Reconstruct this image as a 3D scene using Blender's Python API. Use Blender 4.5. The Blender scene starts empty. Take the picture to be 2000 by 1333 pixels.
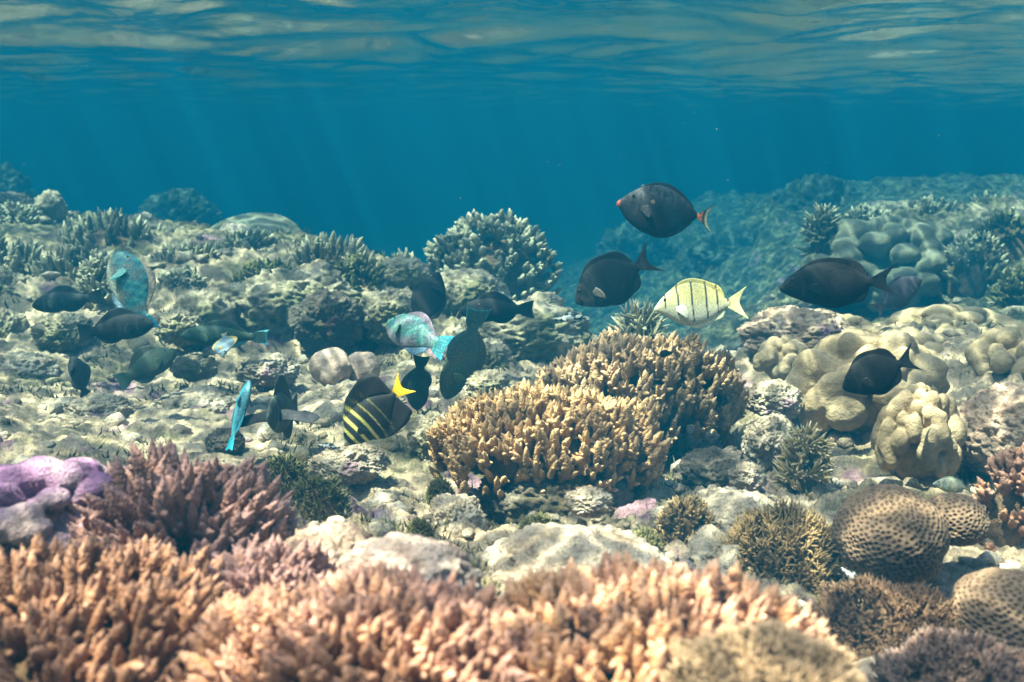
import bpy, math, random
import numpy as np
from mathutils import Vector, Matrix
R = math.radians
rng = np.random.default_rng(7)
sc = bpy.context.scene
COL = sc.collection

# ------------------------------------------------------------------ camera
FPX = 1732.0                      # focal length in pixels of the 2000 px wide photograph
CAMZ, PITCH = 0.9, R(13)
cam = bpy.data.objects.new('camera', bpy.data.cameras.new('camera'))
COL.objects.link(cam)
cam.location = (0, 0, CAMZ)
cam.rotation_euler = (R(90) - PITCH, 0, 0)
cam.data.sensor_width = 36
cam.data.lens = 36 * FPX / 2000
cam.data.clip_start, cam.data.clip_end = 0.02, 300
cam.data.dof.use_dof = True
cam.data.dof.focus_distance = 2.0
cam.data.dof.aperture_fstop = 4.8
sc.camera = cam
CR = np.array([1, 0, 0.0]); CU = np.array([0, math.sin(PITCH), math.cos(PITCH)]); CF = np.array([0, math.cos(PITCH), -math.sin(PITCH)])
CP = np.array([0, 0, CAMZ])

# ------------------------------------------------------------------ sky, sun, exposure
SUN = Vector((-0.34, -0.10, 0.93)).normalized()
world = bpy.data.worlds.new('World'); sc.world = world; world.use_nodes = True
wn = world.node_tree.nodes; wl = world.node_tree.links
sky = wn.new('ShaderNodeTexSky'); sky.sky_type = 'NISHITA'; sky.sun_disc = False
sky.sun_elevation = math.asin(SUN.z); sky.sun_rotation = math.atan2(SUN.x, SUN.y)
bg = wn['Background']; bg.inputs['Strength'].default_value = 0.15
wl.new(sky.outputs[0], bg.inputs['Color'])
sl = bpy.data.lights.new('sun', 'SUN'); sl.energy = 4.5; sl.angle = R(0.5); sl.color = (1.0, 0.87, 0.67)
so = bpy.data.objects.new('sun', sl); COL.objects.link(so)
so.rotation_euler = SUN.to_track_quat('Z', 'Y').to_euler(); so.location = SUN * 30
vs = sc.view_settings; vs.view_transform = 'Standard'; vs.look = 'None'; vs.gamma = 1; vs.exposure = 1.06
cy = sc.cycles
cy.use_denoising = True
try: cy.denoiser = 'OPENIMAGEDENOISE'
except Exception: pass
cy.max_bounces = 8; cy.diffuse_bounces = 4; cy.glossy_bounces = 3; cy.volume_bounces = 0; cy.transparent_max_bounces = 10
cy.sample_clamp_indirect = 4.0
cy.use_adaptive_sampling = False

# ------------------------------------------------------------------ numbers
def at(px, py, Y):
    d = CF + CR * ((px - 1000) / FPX) + CU * ((666.5 - py) / FPX)
    return CP + d * (Y / d[1])
def mpp(px, py, Y):                                   # metres in one pixel of the photograph there
    return float((at(px, py, Y) - CP) @ CF) / FPX
def norm(v): return v / np.maximum(np.linalg.norm(v, axis=-1, keepdims=True), 1e-9)
def sstep(a, b, x):
    t = np.clip((x - a) / (b - a), 0, 1); return t * t * (3 - 2 * t)

def _hash(ix, iy, iz, seed):
    h = (ix.astype(np.int64) * 374761393 + iy.astype(np.int64) * 668265263 + iz.astype(np.int64) * 2147483647 + seed * 974711) & 0xffffffff
    h = ((h ^ (h >> 13)) * 1274126177) & 0xffffffff
    h = ((h ^ (h >> 16)) * 2246822519) & 0xffffffff
    return h ^ (h >> 15)
_G = norm(rng.normal(size=(256, 3)))
def perlin(p, seed=0):
    i = np.floor(p); f = p - i; u = f * f * f * (f * (f * 6 - 15) + 10); out = 0
    for dx in (0, 1):
        for dy in (0, 1):
            for dz in (0, 1):
                g = _G[_hash(i[..., 0] + dx, i[..., 1] + dy, i[..., 2] + dz, seed) & 255]
                d = (g * (f - np.array([dx, dy, dz]))).sum(-1)
                w = (u[..., 0] if dx else 1 - u[..., 0]) * (u[..., 1] if dy else 1 - u[..., 1]) * (u[..., 2] if dz else 1 - u[..., 2])
                out = out + d * w
    return out * 1.6
def fbm(p, octv=4, gain=0.5, lac=2.03, seed=0, ridge=False):
    a, s, o = 1.0, 0.0, 0
    for k in range(octv):
        n = perlin(p, seed + k * 17)
        if ridge: n = 1 - 2 * np.abs(n)
        o = o + a * n; s += a; a *= gain; p = p * lac + 11.3
    return o / s

# ------------------------------------------------------------------ meshes
def mesh_np(name, V, quads=None, tris=None, smooth=True, attrs=None):
    me = bpy.data.meshes.new(name)
    V = np.asarray(V, np.float32); me.vertices.add(len(V)); me.vertices.foreach_set('co', V.ravel())
    loops, starts = [], []; n = 0
    for F, k in ((quads, 4), (tris, 3)):
        if F is None or len(F) == 0: continue
        F = np.asarray(F, np.int32); loops.append(F.ravel()); starts.append(n + np.arange(len(F)) * k); n += F.size
    L = np.concatenate(loops); S = np.concatenate(starts)
    me.loops.add(len(L)); me.loops.foreach_set('vertex_index', L)
    me.polygons.add(len(S)); me.polygons.foreach_set('loop_start', S.astype(np.int32))
    me.update(calc_edges=True)
    me.polygons.foreach_set('use_smooth', np.full(len(S), smooth))
    for k, v in (attrs or {}).items():
        v = np.asarray(v, np.float32)
        if v.ndim == 1:
            me.attributes.new(k, 'FLOAT', 'POINT').data.foreach_set('value', v)
        else:
            c = np.ones((len(v), 4), np.float32); c[:, :3] = v
            me.attributes.new(k, 'FLOAT_COLOR', 'POINT').data.foreach_set('color', c.ravel())
    me.validate(); return me
def obj(name, me, mat=None, parent=None, loc=None):
    o = bpy.data.objects.new(name, me); COL.objects.link(o)
    if mat is not None and me is not None: me.materials.append(mat)
    if parent is not None: o.parent = parent
    if loc is not None: o.location = loc
    return o
def tag(o, label, cat, group=None, kind=None):
    if label: o['label'] = label
    if cat: o['category'] = cat
    if group: o['group'] = group
    if kind: o['kind'] = kind
    return o
def thing(name, loc, label, cat, group=None):
    return tag(obj(name, None, loc=loc), label, cat, group)
def grid_quads(n, m, wrap=False, off=0):
    i = np.arange(n - 1)[:, None]; j = np.arange(m if wrap else m - 1)[None, :]; j2 = (j + 1) % m
    return (np.stack([i * m + j, i * m + j2, (i + 1) * m + j2, (i + 1) * m + j], -1).reshape(-1, 4) + off)

_ico = {}
def ico(sub):
    if sub not in _ico:
        import bmesh
        bm = bmesh.new(); bmesh.ops.create_icosphere(bm, subdivisions=sub, radius=1)
        V = np.array([v.co[:] for v in bm.verts]); F = np.array([[v.index for v in f.verts] for f in bm.faces]); bm.free()
        _ico[sub] = (norm(V), F)
    return _ico[sub]

# ------------------------------------------------------------------ materials
def newmat(name):
    m = bpy.data.materials.new(name); m.use_nodes = True
    return m, m.node_tree.nodes, m.node_tree.links, m.node_tree.nodes['Principled BSDF']
def N(nt, t, **kw):
    n = nt.new(t)
    for k, v in kw.items():
        if k in n.bl_rna.properties: setattr(n, k, v)
        else: n.inputs[k].default_value = v
    return n
def noise(nt, ln, vec, scale, detail=4, rough=0.55):
    n = N(nt, 'ShaderNodeTexNoise'); n.inputs['Scale'].default_value = scale; n.inputs['Detail'].default_value = detail
    n.inputs['Roughness'].default_value = rough; ln.new(vec, n.inputs['Vector']); return n.outputs['Fac']
def ramp(nt, ln, fac, stops):
    r = N(nt, 'ShaderNodeValToRGB'); e = r.color_ramp.elements
    while len(e) < len(stops): e.new(0.5)
    for k, (p, c) in enumerate(stops): e[k].position = p; e[k].color = (*c, 1) if len(c) == 3 else c
    ln.new(fac, r.inputs[0]); return r.outputs[0]
def mix(nt, ln, fac, a, b, mode='MIX'):
    m = N(nt, 'ShaderNodeMix', data_type='RGBA', blend_type=mode)
    for s, v in ((0, fac), (6, a), (7, b)):
        if hasattr(v, 'is_output'): ln.new(v, m.inputs[s])
        else: m.inputs[s].default_value = v if s == 0 else (*v, 1)
    return m.outputs[2]
def bump(nt, ln, h, dist, strength=1.0, prev=None):
    b = N(nt, 'ShaderNodeBump'); b.inputs['Distance'].default_value = dist; b.inputs['Strength'].default_value = strength
    ln.new(h, b.inputs['Height'])
    if prev is not None: ln.new(prev, b.inputs['Normal'])
    return b.outputs['Normal']
def objvec(nt): return N(nt, 'ShaderNodeTexCoord').outputs['Object']

def mat_rock(name, pale, mid, dark, algae, alg=0.5, purple=None, sc_=1.0, rough=0.85, cover=None):
    m, nt, ln, b = newmat(name); v = objvec(nt)
    n1 = noise(nt, ln, v, 9 * sc_, 6, 0.65); n2 = noise(nt, ln, v, 3.1 * sc_, 5, 0.6); n3 = noise(nt, ln, v, 46 * sc_, 5, 0.7)
    c = ramp(nt, ln, n1, [(0.32, dark), (0.47, mid), (0.62, pale)])
    c = mix(nt, ln, ramp(nt, ln, n2, [(alg, (0, 0, 0)), (alg + 0.12, (0.85, 0.85, 0.85))]), c, algae)
    if cover:
        a = N(nt, 'ShaderNodeAttribute', attribute_name='cover').outputs['Fac']
        c = mix(nt, ln, a, c, ramp(nt, ln, noise(nt, ln, v, 13, 5, .7), [(.35, cover[0]), (.5, cover[1]), (.66, cover[2])]))
    if purple:
        n4 = noise(nt, ln, v, 5.3 * sc_, 3, 0.6)
        c = mix(nt, ln, ramp(nt, ln, n4, [(0.60, (0, 0, 0)), (0.67, (0.8, 0.8, 0.8))]), c, purple)
    c = mix(nt, ln, ramp(nt, ln, n3, [(0.32, (0.42, 0.40, 0.38)), (0.48, (.85, .85, .85)), (0.7, (1.12, 1.12, 1.12))]), (0, 0, 0), c)
    ln.new(c, b.inputs['Base Color']); b.inputs['Roughness'].default_value = rough; b.inputs['Specular IOR Level'].default_value = 0.1
    nn = bump(nt, ln, n3, 0.022 / sc_, 1.0); nn = bump(nt, ln, noise(nt, ln, v, 160 * sc_, 3), 0.004 / sc_, 0.8, nn)
    ln.new(nn, b.inputs['Normal']); return m
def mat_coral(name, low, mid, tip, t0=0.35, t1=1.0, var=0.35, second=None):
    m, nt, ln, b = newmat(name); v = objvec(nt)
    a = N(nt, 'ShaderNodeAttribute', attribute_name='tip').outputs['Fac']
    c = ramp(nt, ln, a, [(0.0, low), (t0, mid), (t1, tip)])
    if second:
        c2 = ramp(nt, ln, a, [(0.0, second[0]), (t0, second[1]), (t1, second[2])])
        c = mix(nt, ln, ramp(nt, ln, noise(nt, ln, v, 7, 2), [(0.42, (0, 0, 0)), (0.6, (1, 1, 1))]), c, c2)
    g = 1 - var
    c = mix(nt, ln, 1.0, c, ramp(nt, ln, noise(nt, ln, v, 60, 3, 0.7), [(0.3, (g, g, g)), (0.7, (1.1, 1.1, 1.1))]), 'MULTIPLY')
    ln.new(c, b.inputs['Base Color']); b.inputs['Roughness'].default_value = 0.75; b.inputs['Specular IOR Level'].default_value = 0.15
    ln.new(bump(nt, ln, noise(nt, ln, v, 330, 2), 0.002, 0.7, bump(nt, ln, noise(nt, ln, v, 75, 3, .65), .006, .7)), b.inputs['Normal']); return m
def mat_fish(name, rough=0.5, sheen=0.2, scale=0):
    m, nt, ln, b = newmat(name); v = objvec(nt)
    c = N(nt, 'ShaderNodeAttribute', attribute_name='Col').outputs['Color']
    c = mix(nt, ln, 1.0, c, ramp(nt, ln, noise(nt, ln, v, 45, 4, 0.65), [(0.3, (0.65, 0.65, 0.65)), (0.7, (1.2, 1.2, 1.2))]), 'MULTIPLY')
    ln.new(c, b.inputs['Base Color']); b.inputs['Roughness'].default_value = rough; b.inputs['Specular IOR Level'].default_value = sheen
    vo = N(nt, 'ShaderNodeTexVoronoi'); vo.inputs['Scale'].default_value = scale or 70; ln.new(v, vo.inputs['Vector'])
    c = mix(nt, ln, 1.0, c, ramp(nt, ln, vo.outputs['Distance'], [(.15, (.85, .85, .85)), (.45, (1.0, 1.0, 1.0)), (.75, (1.45, 1.45, 1.42))]), 'MULTIPLY'); ln.new(c, b.inputs['Base Color'])
    ln.new(bump(nt, ln, vo.outputs['Distance'], 0.0015, 0.5), b.inputs['Normal']); return m

# ------------------------------------------------------------------ the seabed
ANCH = np.array([
 (-.6,-.6,.40),(.6,-.6,.40),(0,0,.38),(-.35,.6,.40),(0,.6,.40),(.35,.6,.37),(.6,.75,.26),(-.8,.7,.42),(-.6,1.0,.42),(-.3,1.05,.36),(-.1,1.0,.33),(.15,1.15,.28),(.5,1.15,.24),(.75,1.0,.24),
 (0,1.75,.12),(-.25,1.7,.14),(.4,1.8,.13),(.45,1.5,.19),(-.8,1.6,.22),(-1.0,2.4,.16),(-.4,2.4,.15),(-.2,2.2,.13),(-.75,3.0,.12),(-.45,3.0,.13),(-1.7,2.9,.2),(-1.2,2.9,.14),(-1.1,1.8,.22),
 (-.75,3.5,.36),(-.7,3.9,.40),(-1.3,3.5,.36),(-2.1,3.6,.43),(-1.3,4.2,.46),(-2.6,4.5,.52),(-.9,4.5,.36),(-1.2,5.6,.05),(-2.6,6.5,-.1),(-1,8,-1.2),(-3,9,-.7),(-4.5,8,.05),(-5.2,7,.15),(-3.6,6.2,.1),
 (-.15,3.4,.26),(.1,3.3,.2),(.1,2.6,.2),(-.3,3.7,.28),(.1,3.9,.2),(.42,2.9,.12),(.45,2.3,.16),(0,4.6,-.25),(.55,3.9,-.2),(.3,6,-.85),(1,6,-.65),(1.6,8,-.75),(1,10,-1.1),(3,10,.12),(0,10,-1.6),(-.4,6,-1.0),(0,16,-2.2),(3,14,-.1),(6,12,.25),(-6,14,-1.2),
 (1.0,2.6,.33),(.9,2.0,.2),(1.1,1.75,.2),(1.3,2.6,.33),(1.6,2.5,.3),(1.15,1.45,.28),(.85,1.2,.24),(1.4,1.9,.32),(1.3,3.6,-.02),(.9,3.6,-.1),(1.9,4.2,.1),(2.2,5.2,.45),(3,5,.42),(3.2,4,.38),(2.2,3.4,.2),(2,2,.34),
 (-14,2,.5),(14,2,.5),(-20,20,-1),(20,20,-.2),(0,44,-2.4),(-30,40,-2),(30,40,-1),(0,-20,.2),(-30,-20,.2),(30,-20,.2),(-2,1,.4),(2,1,.34),(-3,-2,.4),(3,-2,.4)])
_D = np.linalg.norm(ANCH[:, None, :2] - ANCH[None, :, :2], axis=-1)
_A = np.block([[-_D - 0.02 * np.eye(len(ANCH)), np.ones((len(ANCH), 1))], [np.ones((1, len(ANCH))), np.zeros((1, 1))]])
_W = np.linalg.solve(_A, np.append(ANCH[:, 2], 0))
def ground_base(x, y):
    z = np.full(x.shape, _W[-1])
    for (ax, ay, _), w in zip(ANCH, _W[:-1]): z = z - w * np.sqrt((x - ax) ** 2 + (y - ay) ** 2 + 0.004)
    return z
def ground(x, y):
    x, y = np.asarray(x, float), np.asarray(y, float); r = np.hypot(x, y)
    p = np.stack([x, y, np.zeros_like(x)], -1); far = sstep(3.5, 8, r)
    wx = fbm(p * 2.2, 2, seed=90) * .12; q = p + np.stack([wx, -wx, wx], -1)
    z = ground_base(x, y)
    z = z + 0.055 * fbm(q * 3.2, 3, seed=1) + 0.030 * fbm(q * 8, 3, seed=5, ridge=True) * (0.6 + fbm(p * 1.3, 2, seed=8))
    calm = 1 - .62 * np.exp(-(((x + .85) / .75) ** 2 + ((y - 2.35) / .6) ** 2))
    z = z + calm * 0.042 * fbm(q * 17, 5, 0.66, seed=11) - calm * 0.030 * (np.abs(perlin(q * 13, 31)) - .3)
    z = z + far * (0.22 * fbm(q * 0.9, 4, 0.6, seed=21) + 0.10 * fbm(q * 3.0, 3, seed=23, ridge=True))
    return z
def build_seabed():
    a1 = np.linspace(R(-42), R(42), 760); a2 = np.linspace(R(42), R(318), 140)[1:-1]
    th = np.concatenate([a1, a2]); r = 0.22 * (44 / 0.22) ** (np.linspace(0, 1, 560) ** 1.0)
    Rr, T = np.meshgrid(r, th, indexing='ij'); x = Rr * np.sin(T); y = Rr * np.cos(T)
    V = np.stack([x, y, ground(x, y)], -1).reshape(-1, 3)
    F = grid_quads(len(r), len(th), True)
    cv = sstep(3.3, 4.6, np.hypot(V[:, 0], V[:, 1]) + .9 * fbm(V * .9, 3, seed=61)) * .9
    cv = np.maximum(cv, sstep(.18, .45, fbm(V * 2.6, 3, seed=66)) * .6)
    c = len(V); V = np.vstack([V, [0, 0, .38]]); cv = np.append(cv, 0); k = np.arange(len(th))
    return mesh_np('seabed', V, F, attrs={'cover': cv}, tris=np.stack([k, (k + 1) % len(th), np.full_like(k, c)], -1)[:, ::-1] * 1)
M_SEABED = mat_rock('seabed_rock', (0.583, 0.431, 0.290), (0.410, 0.299, 0.197), (0.162, 0.118, 0.076), (0.140, 0.122, 0.050), 0.53, (0.324, 0.167, 0.218), cover=((0.049, 0.044, 0.024), (0.140, 0.118, 0.063), (0.367, 0.294, 0.176)))
tag(obj('seabed', build_seabed(), M_SEABED), 'pale rubbly reef floor of rock and turf algae', None, kind='structure')

# ------------------------------------------------------------------ the water: its surface seen from below and its body
WATERZ = 1.31
def build_surface():
    a1 = np.linspace(R(-42), R(42), 620); a2 = np.linspace(R(42), R(318), 120)[1:-1]
    th = np.concatenate([a1, a2]); r = 0.3 * (44 / 0.3) ** np.linspace(0, 1, 520)
    Rr, T = np.meshgrid(r, th, indexing='ij'); x = Rr * np.sin(T); y = Rr * np.cos(T)
    p = np.stack([x, y * 1.25 + x * .18, np.zeros_like(x)], -1)
    wz = fbm(p * 1.1, 2, seed=55)[..., None] * .25; q = p + wz
    z = WATERZ + .035 * perlin(q * np.array([.5, .7, 1]), 41) - .07 * np.exp(-((y - 4.4 - .5 * x) / .9) ** 2) * np.exp(-(x / 6) ** 2) + .046 * perlin(q * np.array([1.5, 2.1, 1]), 42) \
        + .0140 * perlin(q * np.array([3.6, 5.4, 1]), 43) + .0062 * fbm(q * np.array([10, 15, 1]), 2, seed=44)
    V = np.stack([x, y, z], -1).reshape(-1, 3); F = grid_quads(len(r), len(th), True)
    c = len(V); V = np.vstack([V, [0, 0, WATERZ]]); k = np.arange(len(th))
    return mesh_np('water_surface', V, F, np.stack([k, (k + 1) % len(th), np.full_like(k, c)], -1)[:, ::-1])
def mat_surface():
    m, nt, ln, b = newmat('rippled_water'); nt.remove(b); v = objvec(nt)
    out = nt['Material Output']
    # imitates ripples focusing sunlight: bright net of lines put into the transparency colour
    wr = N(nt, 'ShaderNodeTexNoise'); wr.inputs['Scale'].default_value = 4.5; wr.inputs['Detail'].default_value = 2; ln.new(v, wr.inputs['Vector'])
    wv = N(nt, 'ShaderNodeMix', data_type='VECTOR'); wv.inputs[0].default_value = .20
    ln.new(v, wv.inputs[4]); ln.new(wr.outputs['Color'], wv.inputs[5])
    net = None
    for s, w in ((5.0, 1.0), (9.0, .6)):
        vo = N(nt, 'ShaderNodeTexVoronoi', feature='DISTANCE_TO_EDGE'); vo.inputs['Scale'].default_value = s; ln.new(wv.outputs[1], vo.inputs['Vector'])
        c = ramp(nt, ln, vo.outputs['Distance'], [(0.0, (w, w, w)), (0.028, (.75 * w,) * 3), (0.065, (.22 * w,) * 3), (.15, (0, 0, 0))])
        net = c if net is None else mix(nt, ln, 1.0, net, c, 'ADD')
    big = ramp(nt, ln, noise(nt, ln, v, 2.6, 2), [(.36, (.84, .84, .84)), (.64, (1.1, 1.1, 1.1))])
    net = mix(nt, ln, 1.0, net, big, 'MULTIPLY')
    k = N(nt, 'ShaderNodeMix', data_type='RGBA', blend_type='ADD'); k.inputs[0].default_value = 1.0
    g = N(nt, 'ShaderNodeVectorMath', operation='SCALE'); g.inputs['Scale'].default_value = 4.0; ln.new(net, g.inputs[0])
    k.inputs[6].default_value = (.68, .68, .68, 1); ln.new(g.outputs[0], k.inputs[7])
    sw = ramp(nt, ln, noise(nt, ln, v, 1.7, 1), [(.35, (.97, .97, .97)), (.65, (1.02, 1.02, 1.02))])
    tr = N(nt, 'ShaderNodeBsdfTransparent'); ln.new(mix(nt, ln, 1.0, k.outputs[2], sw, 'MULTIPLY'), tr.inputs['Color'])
    nb = bump(nt, ln, noise(nt, ln, v, 22, 4, .6), .005, .5)
    gl = N(nt, 'ShaderNodeBsdfGlossy'); gl.inputs['Roughness'].default_value = 0.0; gl.inputs['Color'].default_value = (.97, .97, .97, 1); ln.new(nb, gl.inputs['Normal'])
    fr = N(nt, 'ShaderNodeFresnel'); fr.inputs['IOR'].default_value = 1.33; ln.new(nb, fr.inputs['Normal'])
    ms = N(nt, 'ShaderNodeMixShader'); ln.new(fr.outputs[0], ms.inputs[0]); ln.new(tr.outputs[0], ms.inputs[1]); ln.new(gl.outputs[0], ms.inputs[2])
    ln.new(ms.outputs[0], out.inputs['Surface']); return m
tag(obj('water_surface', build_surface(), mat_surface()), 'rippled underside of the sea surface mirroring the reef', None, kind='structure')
def build_haze():
    m, nt, ln, b = newmat('sea_water'); nt.remove(b)
    pv = N(nt, 'ShaderNodeVolumePrincipled')
    pv.inputs['Color'].default_value = (.001, .041, .074, 1)
    pv.inputs['Absorption Color'].default_value = (.18, .40, .44, 1)
    pv.inputs['Density'].default_value = .45
    pv.inputs['Anisotropy'].default_value = 0.0
    ln.new(pv.outputs[0], nt['Material Output'].inputs['Volume'])
    s, z0, z1 = 46, -3.5, WATERZ + .35
    V = [(x, y, z) for x in (-s, s) for y in (-s, s) for z in (z0, z1)]
    F = [(0, 1, 3, 2), (4, 6, 7, 5), (0, 4, 5, 1), (2, 3, 7, 6), (0, 2, 6, 4), (1, 5, 7, 3)]
    tag(obj('haze', mesh_np('haze', V, F, smooth=False), m), 'clear blue sea water filling the whole view', None, kind='stuff')
build_haze()

# ------------------------------------------------------------------ coral builders
def finger_template(nz, nr, seed, knob=.30, taper=.42, rows=0, per=7):
    """one finger along z: a tapering cone with a blunt tip, studded with rows of small cups"""
    g = np.random.default_rng(seed); zz = np.linspace(0, 1, nz); a0 = np.arange(nr) / nr * 2 * math.pi
    Z, A = np.meshgrid(zz, a0, indexing='ij')
    env = (1 - taper * Z) * np.where(Z > .62, np.maximum(.16, 1 - (np.maximum(Z - .62, 0) / .40) ** 1.9), 1)
    h = np.zeros_like(Z)
    if rows:
        for i in range(rows):
            for j in range(per):
                zc = (i + .5) / rows + g.normal(0, .012); ac = (j + .5 * (i % 2)) / per * 6.283 + g.normal(0, .08)
                da = (A - ac + math.pi) % 6.283 - math.pi; h = np.maximum(h, g.uniform(.7, 1.25) * np.exp(-((da * per / 6.283 / .33) ** 2 + ((Z - zc) * rows / .36) ** 2)))
    else:
        h = g.random(Z.shape)
    r = env * (1 - knob * .3 + knob * h); zz2 = Z + h * .022 * (Z < .97)
    V = np.concatenate([np.stack([r * np.cos(A), r * np.sin(A), zz2], -1).reshape(-1, 3), [[0, 0, 1.03]]]); F = grid_quads(nz, nr, True); k = np.arange(nr)
    T = np.stack([(nz - 1) * nr + k, (nz - 1) * nr + (k + 1) % nr, np.full(nr, nz * nr)], -1)
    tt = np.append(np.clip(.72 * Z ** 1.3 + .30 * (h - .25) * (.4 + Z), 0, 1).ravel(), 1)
    return V, F, T, tt
TPL_HI = [finger_template(36, 26, s, .42, .36, 12, 7) for s in range(5)]
TPL_MD = [finger_template(15, 12, s + 9, .36, .40, 6, 5) for s in range(3)]
TPL_LO = [finger_template(7, 6, s + 20, .25) for s in range(3)]
def fingers(base, dirs, length, radius, tpl, seed=0, t_off=0.0):
    g = np.random.default_rng(seed); Vs, Fs, Ts, As = [], [], [], []; n = 0
    for b, d, l, r in zip(base, dirs, length, radius):
        V, F, T, A = tpl[g.integers(len(tpl))]
        d = d / np.linalg.norm(d); u = np.cross(d, [0.31, .2, .93] if abs(d[2]) < .9 else [1, .1, 0]); u /= np.linalg.norm(u); w = np.cross(d, u)
        an = g.uniform(0, 6.28); u, w = u * math.cos(an) + w * math.sin(an), -u * math.sin(an) + w * math.cos(an)
        bend = g.normal(0, .10) * l * V[:, 2:3] ** 2
        Vs.append(b + u * (V[:, :1] * r + bend) + w * V[:, 1:2] * r + d * V[:, 2:3] * l); Fs.append(F + n); Ts.append(T + n); As.append(np.clip(A + t_off, 0, 1)); n += len(V)
    return np.concatenate(Vs), np.concatenate(Fs), np.concatenate(Ts), np.concatenate(As)
def dome_points(n, amax, seed, jit=.35):
    g = np.random.default_rng(seed); k = np.arange(n) + .5
    c = 1 - (1 - math.cos(amax)) * k / n; ph = k * 2.39996 + g.normal(0, jit, n); c = np.clip(c + g.normal(0, jit * .12, n) / math.sqrt(n) * 3, -1, 1)
    s = np.sqrt(1 - c * c); return np.stack([s * np.cos(ph), s * np.sin(ph), c], -1)
def rockmesh(rad, seed, sub=5, amp=.28, f=1.6, ridge=False, fine=.05):
    V, F = ico(sub); p = V * np.array([1, 1, 1.0]) + seed * 3.7
    k = 1 + amp * fbm(p * f, 4, .55, seed=seed, ridge=ridge) + fine * fbm(p * f * 4.3, 4, .65, seed=seed + 3) - fine * .5 * np.abs(perlin(p * f * 3.1, seed + 5))
    return V * k[:, None] * np.asarray(rad), F
def branching(name, cat, label, px0, px1, pyt, pyb, Y, mat, n=120, flen=.06, frad=.011, tpl=None, depth=.9, up=.45, amax=R(95), inner=.72, flat=.62, wobble=.20, nubs=3, parts=0, seed=1, group=None, basemat=None, baseh=None, jit=.35, tilt=0.0, under=.6):
    """a colony of finger branches growing from a low dome: coral > base, branch ..."""
    tpl = tpl or TPL_MD; g = np.random.default_rng(seed); pm = (px0 + px1) / 2
    k = mpp(pm, pyb, Y); c = at(pm, pyb, Y); a = (px1 - px0) / 2 * k; h = (pyb - pyt) * k / math.cos(R(15)); rad = np.array([a, a * depth, h]); WOB = wobble
    root = thing(name, c, label, cat, group)
    d0 = dome_points(n, amax, seed, jit)
    wob = 1 + WOB * fbm(d0 * 2.3 + seed, 3, seed=seed)
    nrm = norm(d0 / rad); dirs = norm(nrm * (1 - up) + np.array([0, tilt, up]) + g.normal(0, .13, (n, 3)))
    L = flen * g.uniform(.75, 1.3, n); rr = frad * g.uniform(.8, 1.2, n)
    dz = d0.copy(); dz[:, 2] = np.sign(dz[:, 2]) * np.abs(dz[:, 2]) ** flat
    tipp = dz * rad * wob[:, None]; base = tipp - dirs * L[:, None]
    if baseh is None: baseh = .8
    sh = rad - flen * .6; sh = np.maximum(sh, rad * .4)
    V, F = rockmesh(sh * np.array([.95, .95, baseh]), seed, 4, .12, 1.5)
    V[:, 2] = np.where(V[:, 2] < 0, V[:, 2] * under, V[:, 2])
    b = obj('base', mesh_np('base', V, tris=F), basemat or R_BASE, root)
    order = np.argsort(-(L * rr) / np.linalg.norm(c + tipp - CP, axis=1) ** 2 * (1 + .8 * (tipp @ -CF > -.02)))
    def nubset(i):
        B, D, LL, RR = [base[i]], [dirs[i]], [L[i]], [rr[i]]
        for q in range(g.integers(max(0, nubs - 1), nubs + 2) if nubs else 0):
            t = g.uniform(.12, .62); side = norm(np.cross(dirs[i], g.normal(size=3)))
            B.append(base[i] + dirs[i] * L[i] * t); D.append(norm(dirs[i] * .9 + side)); LL.append(L[i] * g.uniform(.28, .48)); RR.append(rr[i] * g.uniform(.55, .75))
        return B, D, LL, RR
    rest = [[], [], [], []]
    for q, i in enumerate(order):
        s4 = nubset(i)
        if q < parts:
            V, F, T, A = fingers(*s4, tpl, seed + i); obj('branch', mesh_np('branch', V, F, T, attrs={'tip': A}), mat, root)
        else:
            for x, y in zip(rest, s4): x.extend(y)
    if rest[0]:
        V, F, T, A = fingers(*rest, tpl, seed + 999); o = obj('branches', mesh_np('branches', V, F, T, attrs={'tip': A}), mat, root)
        o['kind'] = 'stuff'
    return root
def lobes_mesh(spheres, sub=6, k=18., fine=.012, seed=0, f=3, elong=1.0):
    """smooth union of spheres (x,y,z,r), seen from their common centre"""
    V, F = ico(sub); S = np.asarray(spheres, float); c = S[:, :3]; r = S[:, 3]
    e = np.array([1, 1, 1 / elong]); Ve, ce = V * e, c * e; aa = (Ve * Ve).sum(1)[:, None]
    b = Ve @ ce.T / aa; disc = b * b - ((ce * ce).sum(1) - r * r) / aa
    t = np.where(disc > 0, b + np.sqrt(np.maximum(disc, 0)), 0.0); t = np.maximum(t, 0); sc0 = t.max()
    tt = np.log(np.exp(k * t / sc0).sum(1)) / k * sc0 - math.log(len(S)) / k * sc0 * .5
    return V * (tt * (1 + fine * fbm(V * f * 6 + seed, 3, seed=seed)))[:, None], F
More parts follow.
